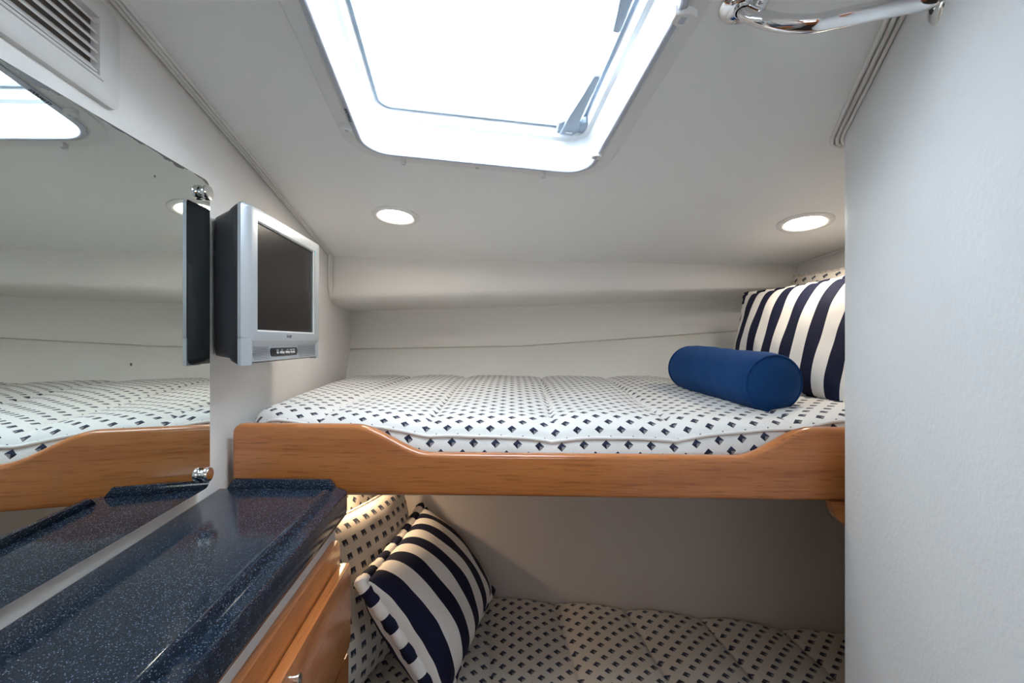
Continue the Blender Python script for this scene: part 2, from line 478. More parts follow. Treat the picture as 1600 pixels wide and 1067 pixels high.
# bead trims
def bead(name, lines, r=.0032):
    t = None
    for i, pts in enumerate(lines):
        o = tube(name if t is None else 'bead', pts, r, M['bead'], t, False, 8)
        if t is None: t = o; o['kind'] = 'structure'
    return t
lines = []
for k in range(3):
    d = .004 + .0085 * k; pts = []
    for i in range(20):
        y = lerp(-.9, 1.80, i / 19); x = XL(y) + .003 + (.0045 + .0 if k == 0 else d)
        pts.append(V(x, y, cz(x, y) - .003))
    xw = XL(1.83)
    for (yy, hh) in ((1.815, .352), (1.82, .33), (1.815, .27), (1.818, .225), (1.835, .200), (1.88, .182), (1.98, .168), (2.08, .158), (2.18, .151)):
        pts.append(V(XL(yy) + .003 + d * .6, yy - .012 + d * .3, EYE + hh - .004))
    lines.append(spline(pts, 2))
bead('trim_1', lines)
lines = []
for k in range(3):
    d = .004 + .009 * k; pts = []
    for i, p in enumerate(face[4:] + [V(.640, .852, 0), V(.651, .876, 0), V(.664, .893, 0)]):
        nx = V(-.90, .42, 0)
        q = V(p.x, p.y, 0) + nx * d
        q.z = cz(q.x, q.y) - .003; pts.append(q)
    pts.append(V(.672 + .0, .902 + d * .6, cz(.68, .9) - .003))
    lines.append(pts)
bead('trim_2', lines)
lines = []
for k in range(2):
    d = .004 + .010 * k
    lines.append([V(x - d, y, cz(x, y) - .003) for x, y in ((1.062, 1.78), (1.075, 1.66), (1.105, 1.5), (1.15, .92))])
bead('trim_3', lines, .0028)

# ------------------------------------------------------------------ roof hatch
hatch = thing('roof_hatch', HC, 'large white-framed roof hatch open to the bright sky in the ceiling', 'hatch')
def hloop(o, d, rr=.055): return [HF(a, b, d) for a, b in rrect(HW + o, HH + o, max(.02, rr + o), 9)]
loft('flange', [hloop(.043, .001), hloop(.043, -.003), hloop(.040, -.006), hloop(.017, -.0075), hloop(.0155, -.0065), hloop(.0140, -.0065), hloop(.0125, -.009), hloop(.012, .0)], M['plastic'], hatch)
loft('lip', [hloop(.0120, -.004), hloop(.0115, -.0105), hloop(.0025, -.0135), hloop(.0005, -.012), hloop(.0, .004)], M['alu'], hatch)
loft('coaming', [hloop(.0005, -.006), hloop(-.002, .0), hloop(-.007, .058), hloop(-.010, .060), hloop(-.0125, .0605), hloop(-.016, .062), hloop(-.020, .082), hloop(-.024, .083)], M['coaming'], hatch)
loft('gasket', [hloop(-.018, .086), hloop(-.0225, .0815), hloop(-.028, .0815), hloop(-.029, .088)], M['gasket'], hatch)
loft('outer_frame', [hloop(-.0, .016), hloop(.03, .018), hloop(.03, .10), hloop(-.022, .10), hloop(-.024, .083)], M['coaming'], hatch)
lp = rrect(HW - .022, HH - .022, .035, 9)
vs = [HF(a, b, .089) for a, b in lp] + [HF(a, b, .097) for a, b in lp]; n = len(lp)
mk('pane', vs, [tuple(range(n)), tuple(range(n, 2 * n))] + [(i, (i + 1) % n, n + (i + 1) % n, n + i) for i in range(n)], M['pane'], hatch, False)
def latch(bv, sgn, ln=1.0):
    """dog handle by the right edge; sgn: which way the lever points along the hatch"""
    fr = Fr(HF(.198, bv, .085), hu, hv * sgn, -CN)
    b = prism('latch', fr, [(-.028, -.020), (.010, -.026), (.018, -.008), (.016, .030), (-.010, .034), (-.030, .016)], -.002, .026, M['latch'], hatch, .003)
    prism('catch', fr, [(.016, -.016), (.034, -.020), (.036, .010), (.028, .022), (.018, .006)], -.006, .020, M['latch'], b, .002)
    lever = [(-.022, -.014), (.004, -.016), (.010, .010), (.010, .055), (.008, .115), (.013, .128), (.014, .172), (.010, .178), (.000, .176), (-.004, .128), (-.015, .055)]
    prism('lever', fr, [(a, b * ln) for a, b in lever], .018, .032, M['latch'], b, .003)
    boxm('mark', fr, -.010, .004, -.006, .000, .0318, .0326, M['tv_rim'], b, 0)
latch(.196, -1); latch(-.222, 1, .80)
def clip(px, py, ang, s=1.0):
    d = V((px - 800) / F, 1, (533.5 - py) / F); t = .5405 / (d.z + .1231 + .0449 * d.x); p = V(0, 0, EYE) + d * t
    a = math.radians(ang); x = hu * math.cos(a) + hv * math.sin(a); y = CN.cross(x)
    fr = Fr(p, x, y, -CN)
    c = prism('clip', fr, [(q[0] * s, q[1] * s) for q in [(-.010, -.006), (-.002, -.008), (.006, -.009), (.013, -.006), (.015, 0), (.013, .006), (.006, .009), (-.002, .008), (-.010, .006)]], .004, .0185, M['plastic'], hatch, .0022)
    boxm('slot', fr, -.003 * s, .003 * s, -.004 * s, .004 * s, .0182, .0190, M['alu'], c, 0)
clip(543, 191, 180, .9); clip(631, 245, 90, .62); clip(850, 266, 90, .62); clip(931, 234, 0, .9); clip(1066, 13, 0, 1.35)
d = V((746 - 800) / F, 1, (533.5 - 259) / F); t = .5405 / (d.z + .1231 + .0449 * d.x)
lathe('screw_cap', Fr(V(0, 0, EYE) + d * t, hu, hv, -CN), [(.0045, .004), (.0042, .0078), (.003, .009), (.0005, .0095)], M['plastic'], hatch, 16)
text('lettering', 'LEWMAR', Fr(HF(-HW - .0068, .118, -.0128), -hv, hu, -CN), .0105, M['print'], hatch)

# ------------------------------------------------------------------ recessed lights
def downlight(x, y, label, group, nrm=None, mat='lamp', z=None, r=.072, re=.0505):
    n = -CN if nrm is None else Vector(nrm)
    ax = V(1, 0, 0); ax = (ax - n * ax.dot(n)).normalized(); ay = n.cross(ax)
    p = V(x, y, cz(x, y) if z is None else z)
    t = thing('recessed_light', p, label, 'light', group)
    fr = Fr(p, ax, ay, n)
    lathe('trim_ring', fr, [(r, -.001), (r, .002), (r - .003, .0045), (r - .012, .0055), (re + .003, .0040), (re, .002), (re, -.004)], M['plastic'], t, 56)
    lathe('lens', fr, [(re + .0005, -.002), (re + .0005, .0012), (re * .6, .0020), (.0005, .0024)], M[mat], t, 48)
downlight(-.359, 1.381, 'round lit recessed ceiling light on the left, nearer the television', 'recessed ceiling lights')
downlight(.845, 1.293, 'round lit recessed ceiling light on the right, above the striped pillow on the upper bunk', 'recessed ceiling lights')
downlight(-.485, 1.25, 'small warm light under the upper bunk above the patterned cushions', 'recessed ceiling lights', (0, 0, -1), 'puck', EYE - .336, .036, .026)

# ------------------------------------------------------------------ grab rail
def PX(px, py, y): return V((px - 800) / F * y, y, EYE + (533.5 - py) / F * y)
fx, fy = .3115, .603
rail = thing('grab_rail', (fx, fy, cz(fx, fy)), 'polished chrome grab rail curving from the ceiling to the right wall', 'grab rail')
c0 = V(fx, fy, cz(fx, fy))
path = spline([c0 + V(0, 0, -.002), c0 + V(.006, -.003, -.014), PX(1208, 34, .578), PX(1258, 38, .562), PX(1306, 30, .552), PX(1367, 17, .538), PX(1429, 4, .524), PX(1470, -6, .512)], 8)
tube('rail_tube', path, .0108, M['chrome'], rail, False, 24)
fr = Fr(c0, hu, hv, -CN)
lathe('mounting_flange', fr, [(.0005, 0), (.030, 0), (.030, .002), (.027, .0045), (.0125, .0055), (.0115, .010), (.0105, .010)], M['chrome'], rail, 40)
for a in (200, 320, 80):
    q = math.radians(a); lathe('screw', Fr(fr(.0205 * math.cos(q), .0205 * math.sin(q), .0045), hu, hv, -CN), [(.0042, 0), (.0036, .0016), (.0005, .0022)], M['steel'], rail, 14)
e1 = path[-1]; wn = V(-.91, .42, 0).normalized()
foot = V(.493, .517, e1.z - .002)
tube('rail_foot', spline([e1, (e1 + foot) / 2 + V(.001, -.002, -.001), foot], 5), .0108, M['steel'], rail, False, 20)
ff = Fr(foot, wn.cross(V(0, 0, 1)), V(0, 0, 1), wn)
lathe('mounting_flange', ff, [(.0005, -.004), (.024, -.004), (.024, .001), (.021, .004), (.0115, .0055)], M['steel'], rail, 36)

# ------------------------------------------------------------------ upper bunk
bunk = thing('upper_bunk', (0, .98, EYE - .335), 'upper bunk with a curved varnished cherry wood side rail', 'bunk')
bx = V(1, -.038, 0).normalized(); bn = V(-.038, -1, 0).normalized()
BF = Fr((0, .952, EYE), bx, V(0, 0, 1), bn)       # a along the rail, b height, c towards the camera
def curve_pts(x0, z0, x1, z1, n=10):
    return [(lerp(x0, x1, i / n), lerp(z0, z1, smooth(i / n))) for i in range(n + 1)]
top = []
top += [(-.612 + .022 * (1 - math.cos(a)), -.1795 - .022 * (1 - math.sin(a))) for a in [math.radians(90 * i / 6) for i in range(7)]]
# left ramp: nearly straight slope with soft shoulders
def ramp(x0, z0, x1, z1):
    out = []; n = 16
    for i in range(n + 1):
        t = i / n; k = smooth(t); e = lerp(k, .5 - .5 * math.cos(math.pi * t), .5)
        out.append((lerp(x0, x1, t), lerp(z0, z1, e)))
    return out
top += [(-.45, -.180)] + ramp(-.345, -.1800, -.172, -.2405) + [(.15, -.2405), (.40, -.2405)] + ramp(.470, -.2405, .630, -.1800)[0:] + [(.725, -.1795)]
outline = [(-.612, -.331)] + top + [(.725, -.331)]
def round_slab(name, fr, pts, c0, c1, rad, mat, parent):
    n = len(pts); nr = []
    for i in range(n):
        a, b, c = Vector(pts[i - 1]), Vector(pts[i]), Vector(pts[(i + 1) % n])
        e0, e1 = (b - a).normalized(), (c - b).normalized()
        m0, m1 = V(e0.y, -e0.x), V(e1.y, -e1.x); m = (m0 + m1)
        nr.append(m / max(.5, (1 + m0.dot(m1))))
    area = sum(pts[i - 1][0] * pts[i][1] - pts[i][0] * pts[i - 1][1] for i in range(n))
    sg = -1 if area > 0 else 1
    def lp(off, c): return [fr(p[0] + sg * q.x * off, p[1] + sg * q.y * off, c) for p, q in zip(pts, nr)]
    L = []
    for k in range(6): 
        t = math.radians(90 * k / 5); L.append(lp(rad * (1 - math.sin(t)), c0 + rad * (1 - math.cos(t))))
    for k in range(6):
        t = math.radians(90 * k / 5); L.append(lp(rad * (1 - math.cos(t)), c1 - rad * (1 - math.sin(t))))
    return loft(name, L, mat, parent, True, True, True, 50)
rail_o = round_slab('side_rail', BF, outline, -.028, 0, .0095, M['wood'], bunk)
base = []
bp = [(XL(1.0) + .01, .985), (.74, .952), (1.12, .94), (1.03, 1.77), (XL(2.05) + .02, 2.02)]
prism('base_panel', WORLD, bp, EYE - .335, EYE - .321, M['base_ply'], bunk)
brk = [(.660, -.332), (.725, -.332), (.725, -.385)] + [(.7 - .040 * math.sin(math.radians(90 * i / 6)) + .008, -.345 - .040 * math.cos(math.radians(90 * i / 6))) for i in range(7)]
prism('bracket', BF, brk, -.024, -.004, M['wood'], bunk, .003)

def h2(x, y, s=0): return math.sin(7.1 * x + 3.3 * y + s) * .5 + math.sin(13.7 * x - 5.9 * y + 1.7 * s) * .3 + math.sin(4.3 * y - 2.1 * x + 2.2 + s) * .4

def mattress(name, xr, front, back, ztop, zbase, left_in, label, mat, seams, pip, hfun, camp):
    """cushion filling a plan region; front(x)/back(x) give y, xr(t, y) maps 0..1 to x"""
    t_ = thing(name, (xr(.5, 1.2), 1.2, zbase), label, 'mattress')
    nx, ny = 230, 110
    R = .055
    vs, fs, uv = [], [], []
    ts = [i / nx for i in range(nx + 1)]
    # v: front skirt rows, crown rows, flat rows, back roll
    ss = [0, .004, .010, .018, .028, .040, .055] + [lerp(.07, 1, (i / (ny - 1))) for i in range(ny)]
    rows = []
    for t in ts:
        col = []
        yf0, yb0 = front(xr(t, front(0))), back(xr(t, back(0)))
        for s in ss:
            y = lerp(yf0, yb0, s); x = xr(t, y)
            D = yb0 - yf0
            df = s * D; db = (1 - s) * D
            xl, xh = xr(0, y), xr(1, y); dl, dr = x - xl, xh - x
            def crown(d, R): 
                return 0 if d >= R else 1 - math.sqrt(max(0, 1 - (1 - d / R) ** 2))
            z = hfun(x, y) - camp(x) * crown(df, .085) - .03 * crown(db, .05) - .05 * crown(dl, .06) - .05 * crown(dr, .06)
            edge = min(1, df / .05) * min(1, dl / .05)
            for sx, amp in seams:
                xx = x - sx(y)
                z -= amp * math.exp(-(xx / .007) ** 2) * lerp(.35, 1, min(1, df / .06)) + amp * .8 * math.exp(-(xx / .05) ** 2)
            z += .0035 * h2(x * 1.3, y * 1.4, 1) * edge + .0016 * h2(x * 4.1, y * 4.7, 5) * edge
            col.append(V(x, y, z)); 
        rows.append((t, col, yf0))
    for t, col, yf0 in rows:
        # skirt below the front edge: bulges slightly then goes down
        z0 = col[0].z; x0 = col[0].x
        sk = [V(x0, yf0 - .004, zbase), V(x0, yf0 - .010, lerp(zbase, z0, .35)), V(x0, yf0 - .012, lerp(zbase, z0, .65)), V(x0, yf0 - .008, lerp(zbase, z0, .9)), V(x0, yf0 - .003, z0 - .004)]
        full = sk + col
        s = -(z0 - zbase) ; prevp = full[0]
        for k, p in enumerate(full):
            if k: s += (p - prevp).length
            prevp = p; vs.append(p); uv.append((p.x + .012 * (k < 5), s + (.011 if k < 5 else 0)))
    m = len(ss) + 5
    for i in range(nx):
        for j in range(m - 1):
            fs.append((i * m + j, (i + 1) * m + j, (i + 1) * m + j + 1, i * m + j + 1))
    # side and back skirts close the cushion
    def skirt(idx):
        b = len(vs)
        for q in idx: vs.append(V(vs[q].x, vs[q].y, zbase)); uv.append((uv[q][0] + .05, uv[q][1]))
        for a in range(len(idx) - 1): fs.append((idx[a], idx[a + 1], b + a + 1, b + a))
    skirt([j for j in range(m)]); skirt([nx * m + j for j in range(m)]); skirt([i * m + m - 1 for i in range(nx + 1)])
    mk('cover', vs, fs, mat, t_, True, uv, 75)
    if pip:
        pts = [V(vs[i * m + 5].x, vs[i * m + 5].y - .003, vs[i * m + 5].z + .001) for i in range(0, nx + 1, 2)]
        tube('piping', pts, .0042, M['diamond'] if False else M['cord_cloth'], t_, False, 8)
    return t_

def up_h(x, y):
    e = interp(x, [(-.66, -.150), (-.45, -.158), (-.25, -.168), (0, -.172), (.35, -.172), (.52, -.168), (.64, -.160), (.8, -.152), (1.2, -.150)])
    far = interp(x, [(-.8, -.152), (-.3, -.150), (.4, -.146), (1.1, -.140)])
    return EYE + lerp(e, far, smooth((y - 1.0) / .7))
up_seams = [((lambda y, a=a: a + .04 * (y - 1) * (1 if a > 0 else -.3)), .009) for a in (-.44, -.19, .09, .36, .62, .88)]
mattress('mattress', lambda t, y: lerp(XL(y) + .018 + .035 * math.exp(-((y - .99) / .05) ** 2), 1.045, t), lambda x: BY(x) + .045, lambda x: interp(x, MID) - .088, 0, EYE - .321, 0,
         'white quilted mattress with navy diamonds on the upper bunk', M['diamond'], up_seams, True, up_h, lambda x: interp(x, [(-.6, .022), (-.3, .028), (-.1, .042), (.3, .042), (.5, .030), (.7, .016), (1, .014)]))

# ------------------------------------------------------------------ lower bunk
lb = thing('lower_bunk', (.2, 1.2, 0), 'lower bunk platform in shadow beneath the upper bunk', 'bunk')
prism('base_box', WORLD, [(XL(1.0) + .005, .97), (1.1, .93), (1.08, LY(1.08) - .003), (XL(1.58) + .005, LY(-.7) - .003)], 0, .26, M['wood'], lb, .004)
def low_h(x, y):
    return EYE - .842 + .012 * math.sin(3.2 * x + .5) - .010 * smooth((x - .3) / .6)
lo_seams = [((lambda y, a=a: a - .10 * (y - 1.2)), .009) for a in (-.33, -.06, .16, .38, .60, .82)]
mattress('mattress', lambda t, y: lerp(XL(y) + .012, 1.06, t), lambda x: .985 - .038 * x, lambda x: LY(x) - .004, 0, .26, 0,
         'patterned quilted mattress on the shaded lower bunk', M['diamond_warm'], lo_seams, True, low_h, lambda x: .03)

# ------------------------------------------------------------------ pillows
def pillow(name, label, cat, c, thick, mat, nout, welt=None, wr=.008, group=None, pinch=.055, power=.42, uvo=(0, 0), wrinkle=1.0, seed=0, sag=0.0, uvrot=0):
    """c: four corners in order u0v0, u1v0, u1v1, u0v1 (u across the stripes)"""
    c = [Vector(p) for p in c]
    nrm = ((c[2] - c[0]).cross(c[3] - c[1])).normalized()
    if nrm.dot(Vector(nout)) < 0: nrm = -nrm
    ctr = sum(c, Vector()) / 4
    lu = ((c[1] - c[0]).length + (c[2] - c[3]).length) / 2; lv = ((c[3] - c[0]).length + (c[2] - c[1]).length) / 2
    zmin = min(p.z for p in c)
    t_ = thing(name, (ctr.x, ctr.y, zmin), label, cat, group)
    N = 44
    def pt(u, v, side):
        uu = u * (1 - pinch * (1 - v * v) * abs(u) ** 3); vv = v * (1 - pinch * (1 - u * u) * abs(v) ** 3)
        a, b = (uu + 1) / 2, (vv + 1) / 2
        p = c[0] * (1 - a) * (1 - b) + c[1] * a * (1 - b) + c[2] * a * b + c[3] * (1 - a) * b
        e = max(0, (1 - u * u)) * max(0, (1 - v * v))
        z = thick * e ** power
        w = wrinkle * .004 * (h2(u * 1.1 + seed, v * 1.3, seed) ) * e ** .25
        # gathers running in from the edges
        w += wrinkle * .0022 * (math.sin(19 * u + 3 * v + seed) * math.exp(-(1 - abs(v)) / .18) + math.sin(17 * v - 2 * u + seed) * math.exp(-(1 - abs(u)) / .18)) * (e ** .3)
        return p + nrm * side * (z + w) + V(0, 0, -sag * e)
    vs, uv, fs = [], [], []; idx = {}
    g = [math.sin(math.pi / 2 * (2 * i / N - 1)) * .35 + (2 * i / N - 1) * .65 for i in range(N + 1)]
    for side in (1, -1):
        for i in range(N + 1):
            for j in range(N + 1):
                border = i in (0, N) or j in (0, N)
                if side == -1 and border: idx[(side, i, j)] = idx[(1, i, j)]; continue
                idx[(side, i, j)] = len(vs); vs.append(pt(g[i], g[j], side))
                ua, ub = uvo[0] + (g[i] + 1) / 2 * lu, uvo[1] + (g[j] + 1) / 2 * lv
                cr, sr = math.cos(uvrot), math.sin(uvrot); uv.append((ua * cr - ub * sr, ua * sr + ub * cr))
        for i in range(N):
            for j in range(N): fs.append((idx[(side, i, j)], idx[(side, i + 1, j)], idx[(side, i + 1, j + 1)], idx[(side, i, j + 1)]))
    mk('cover', vs, fs, mat, t_, True, uv, None)
    if welt is not None:
        loop = [(g[i], -1) for i in range(N)] + [(1, g[j]) for j in range(N)] + [(g[N - i], 1) for i in range(N)] + [(-1, g[N - j]) for j in range(N)]
        pts = [pt(u, v, 1) for u, v in loop]
        tube('welt', pts, wr, welt, t_, True, 10, True, rf=lambda q: 1 + .10 * math.sin(q * 260))
    return t_

# lower bunk: two patterned cushions at the left end, striped pillow in front of them
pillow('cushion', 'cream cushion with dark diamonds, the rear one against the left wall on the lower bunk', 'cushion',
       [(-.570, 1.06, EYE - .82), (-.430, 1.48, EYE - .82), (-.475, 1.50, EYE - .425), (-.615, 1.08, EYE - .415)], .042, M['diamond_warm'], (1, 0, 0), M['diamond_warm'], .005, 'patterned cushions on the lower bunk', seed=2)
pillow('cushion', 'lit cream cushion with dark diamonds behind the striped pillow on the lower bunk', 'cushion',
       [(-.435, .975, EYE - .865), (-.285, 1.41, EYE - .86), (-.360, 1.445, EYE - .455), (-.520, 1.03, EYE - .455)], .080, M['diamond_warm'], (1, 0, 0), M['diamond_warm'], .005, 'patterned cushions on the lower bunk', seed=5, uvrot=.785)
A, B_, D, C_ = V(-.300, 1.475, EYE - .545), V(-.350, 1.035, EYE - .560), V(-.068, 1.435, EYE - .800), V(-.165, 1.03, EYE - .845)
pillow('striped_pillow', 'navy and cream striped pillow leaning on its corner in the lower bunk', 'pillow',
       [A, B_, C_, D], .105, M['stripe'], (1, -.2, .3), M['stripe_welt'], .0150, 'striped pillows', seed=1)
# upper bunk: patterned cushion at the head wall, striped pillow and blue bolster before it
pillow('cushion', 'cream cushion with dark diamonds behind the striped pillow on the upper bunk', 'cushion',
       [(.970, 1.615, EYE - .12), (1.015, 1.19, EYE - .12), (1.078, 1.21, EYE + .238), (1.028, 1.63, EYE + .238)], .045, M['diamond_warm'], (-1, 0, 0), M['diamond_warm'], .006, 'patterned cushions on the upper bunk', seed=7)
pillow('striped_pillow', 'navy and cream striped pillow propped behind the blue bolster on the upper bunk', 'pillow',
       [(.872, 1.665, EYE + .172), (1.005, 1.160, EYE + .190), (.815, 1.085, EYE - .160), (.765, 1.58, EYE - .155)], .068, M['stripe'], (-1, 0, 0), M['stripe_welt'], .0125, 'striped pillows', seed=3, uvo=(.01, 0))

# blue bolster
def bolster():
    p0, p1 = V(.642, 1.098, EYE - .104), V(.596, 1.50, EYE - .088)
    ax = (p1 - p0).normalized(); L = (p1 - p0).length
    ux = ax.cross(V(0, 0, 1)).normalized(); uz = ux.cross(ax)
    t_ = thing('bolster', ((p0 + p1) / 2) - V(0, 0, .075), 'round royal blue knitted bolster lying on the upper mattress', 'bolster')
    R = .0775
    def ring(a, r, seg=48, uoff=0):
        return [p0 + ax * a + ux * (r * math.cos(2 * math.pi * k / seg) * 1.03) + uz * (r * math.sin(2 * math.pi * k / seg) * (.98 if math.sin(2 * math.pi * k / seg) > 0 else .95)) for k in range(seg)]
    prof = []
    n = 40
    for i in range(n + 1):
        t = i / n; e = min(t, 1 - t) * 2
        prof.append((t * L, R * (1 - .10 * math.exp(-e / .06)) * (1 + .012 * math.sin(9 * t + 1))))
    loops = []; uv = []
    for a, r in prof:
        Lp = ring(a, r)
        for k in range(48):
            wob = .0008 * math.sin(5 * a / L * 6 + k * .5) * math.sin(math.pi * a / L)
            Lp[k] = Lp[k] + (Lp[k] - (p0 + ax * a)).normalized() * wob
        loops.append(Lp); uv += [(a, 2 * math.pi * k / 48 * R) for k in range(48)]
    loft('body', loops, M['blue'], t_, True, False, True, 80, uv)
    for end, s in ((0, -1), (L, 1)):
        r0 = prof[0][1]; caps = []; cu = []
        for q in (1, .93, .8, .6, .4, .2, .01):
            off = s * .022 * (1 - q ** 3)
            caps.append(ring(end + off, r0 * q)); cu += [(r0 * q * math.cos(2 * math.pi * k / 48), r0 * q * math.sin(2 * math.pi * k / 48)) for k in range(48)]
        loft('end_cap', caps, M['blue'], t_, True, False, True, 80, cu)
        tube('piping', ring(end, r0 + .001), .0032, M['blue'], t_, True, 8, True)
bolster()

# ------------------------------------------------------------------ mirror
my0, my1 = .20, .8637
md = V(-.122, 1, 0).normalized(); mn = V(1, .122, 0).normalized()
MF = Fr((-.477, 0, EYE), md, V(0, 0, 1), mn)
k = 1 / md.y
mir = thing('wall_mirror', (XL(.45) + .01, .45, EYE - .285), 'large frameless wall mirror with worn edges above the counter', 'mirror')
def mtop(a): return .282 + .0285 * a
a0, a1 = my0 * k, my1 * k; zb = -.279; r = .016
pts = [(a0, zb)] + [(a1 - r + r * math.sin(math.radians(90 * i / 6)), zb + r - r * math.cos(math.radians(90 * i / 6))) for i in range(7)] \
    + [(a1 - r + r * math.cos(math.radians(90 * i / 6)), mtop(a1) - r + r * math.sin(math.radians(90 * i / 6))) for i in range(7)] \
    + [(lerp(a1 - r, a0, i / 10), mtop(lerp(a1 - r, a0, i / 10))) for i in range(1, 11)]
n = len(pts)
bm_v = [MF(a, b, 0) for a, b in pts] + [MF(a, b, -.003) for a, b in pts]
uvm = [(a1 - a, mtop(a) - b) for a, b in pts] * 2
mk('mirror_glass', bm_v, [tuple(range(n)), tuple(range(n, 2 * n))] + [(i, (i + 1) % n, n + (i + 1) % n, n + i) for i in range(n)], M['mirror'], mir, False, uvm)
md = V(-.143, 1, 0).normalized(); mn = V(1, .143, 0).normalized(); k_m = k; k = 1 / md.y
for (a, b) in ((.838 * k, .279), (.838 * k, -.2495)):
    fr = Fr(MF(a, b, 0), MF.x, V(0, 0, 1), MF.z)
    lathe('spacer', fr, [(.006, -.026), (.006, -.002)], M['steel'], mir, 20)
    lathe('standoff', fr, [(.009, 0), (.009, .003), (.0125, .0035), (.0135, .005), (.0135, .011), (.0125, .0125), (.0005, .0128)], M['chrome'], mir, 32)

# ------------------------------------------------------------------ television
td = V(-.0714, 1, 0).normalized(); tn = V(1, .0714, 0).normalized()
TF = Fr(V(-.5243, .904, EYE), td, V(0, 0, 1), tn)      # a along the screen (near to far), b height, c out of the screen
tv = thing('television', (-.57, 1.09, EYE - .045), 'small silver flat television with black back mounted on the left wall', 'television')
TW = .379
def ring_panel(name, out, inn, c_out, c_in, c_back, mat, parent):
    """frame with a rectangular opening; out/inn: lists of (a, b), same count"""
    L = [[TF(a, b, c_back) for a, b in out], [TF(a, b, c_out - .004) for a, b in out],
         [TF(lerp(a, ia, .06), lerp(b, ib, .06), c_out) for (a, b), (ia, ib) in zip(out, inn)],
         [TF(a, b, c_in) for a, b in inn], [TF(a, b, c_in - .010) for a, b in inn]]
    return loft(name, L, mat, parent)
def rr4(a0, a1, b0, b1, r, n=5):
    return [((a0 + a1) / 2 + x, (b0 + b1) / 2 + y) for x, y in rrect((a1 - a0) / 2, (b1 - b0) / 2, r, n)]
def TL(a0_, a1_, b0_, b1_, r, c): return [TF(a, b, c) for a, b in rr4(a0_, a1_, b0_, b1_, r)]
loft('bezel', [TL(-.026, TW + .003, .001, .277, .010, -.015), TL(-.026, TW + .003, .001, .277, .010, -.009), TL(-.0245, TW + .002, .001, .277, .010, -.0075), TL(-.002, TW - .001, .001, .2755, .006, -.0005), TL(0, TW - .003, .002, .274, .004, 0),
     TL(.022, .344, .021, .251, .001, 0), TL(.022, .344, .021, .251, .001, -.010)], M['tv_silver'], tv)
ring_panel('screen_rim', rr4(.0215, .3445, .0205, .2515, .001), rr4(.0255, .3395, .0245, .2485, .001), -.001, -.003, -.008, M['tv_rim'], tv)
boxm('screen', TF, .024, .341, .023, .250, -.010, -.006, M['screen'], tv, 0)
# near flank wraps down to the bottom, speaker bar is set back and narrower
sp = [TF(a, b, c) for a, b, c in [(.004, .003, -.002), (TW - .004, .003, -.002), (TW - .008, -.006, -.008), (TW - .004, -.041, -.004), (.012, -.045, -.004), (.008, -.006, -.008)]]
bmv = bmesh.new()
prof = [(.002, -.003), (-.008, -.009), (-.030, -.007), (-.041, -.006), (-.0435, -.011), (-.0435, -.022)]
loft_l = [[TF(a, b + .0, c) for a in [lerp(.006, TW - .006, i / 30) for i in range(31)]] for b, c in prof]
loft('speaker_bar', loft_l, M['tv_silver'], tv, False, False, True, 30)
bmv.free()
fl = [(.006, -.022), (.006, -.006), (.0, -.004), (-.0, -.022)]
def flank(name, sec):
    prism(name, Fr(TF(0, 0, 0), td, tn, V(0, 0, 1)), sec, -.0475, .006, M['tv_silver'], tv)
flank('flank', [(-.026, -.015), (-.026, -.009), (-.0245, -.0075), (-.002, -.0005), (.009, -.0045), (.011, -.022)])
flank('flank', [(TW + .003, -.015), (TW + .003, -.009), (TW + .002, -.0075), (TW - .001, -.003), (TW - .010, -.0055), (TW - .011, -.022)])
bar = [o for o in tv.children if o.name.startswith('speaker_bar')][0]
slots = []
for i in range(9):
    b = -.012 - i * .0032
    for s0, s1 in ((.016, .088), (.246, .362)):
        boxm('grille_slot', TF, s0 + .002 * abs(i - 4) * .6, s1, b - .0005, b + .0005, -.0095, -.0058 - .0008 * (i < 3), M['tv_logo'], bar, 0)
ctl = prism('control_strip', TF, rr4(.094, .238, -.0335, -.0145, .007), -.010, -.0052, M['tv_strip'], tv, .001, 2)
for a, w in ((.122, .008), (.138, .022), (.168, .022), (.197, .008), (.210, .010)):
    prism('button', TF, [(a, -.0275), (a + w, -.0285), (a + w, -.0235), (a + .002, -.0225), (a - .002, -.0250)], -.0055, -.0042, M['tv_button'], ctl)
TXT = Fr(TF(.176, .0118, .0002), td, V(0, 0, 1), tn)
text('lettering', 'SHARP', TXT, .0095, M['tv_logo'], tv)
for s, a in (('MENU', .126), ('- VOL +', .149), ('- CH +', .179), ('INPUT  POWER', .207)):
    text('lettering', s, Fr(TF(a, -.0200, -.0050), td, V(0, 0, 1), tn), .0042, M['tv_button'], ctl, .0002)
boxm('sticker', TF, .3455, .3515, .242, .254, -.0002, .0004, M['sticker'], tv, 0)
# black rear housing tapering to the wall
def tl(a0, a1, b0, b1, c, r=.012): return [TF(a, b, c) for a, b in rr4(a0, a1, b0, b1, r)]
loft('rear_housing', [tl(-.0235, TW - .000, -.045, .274, -.012), tl(-.0235, TW - .000, -.046, .274, -.021), tl(-.014, TW - .008, -.040, .268, -.036), tl(-.010, TW - .02, -.034, .264, -.042), tl(.018, TW - .02, -.030, .258, -.082), tl(.024, TW - .03, -.024, .254, -.086)], M['tv_black'], tv, True, True, True, 40)
boxm('lock_slot', TF, -.0242, -.0225, .150, .156, -.022, -.014, M['tv_strip'], tv, .0005, 1)
boxm('wall_bracket', TF, .16, .24, .06, .17, -.105, -.062, M['tv_black'], tv, .003)

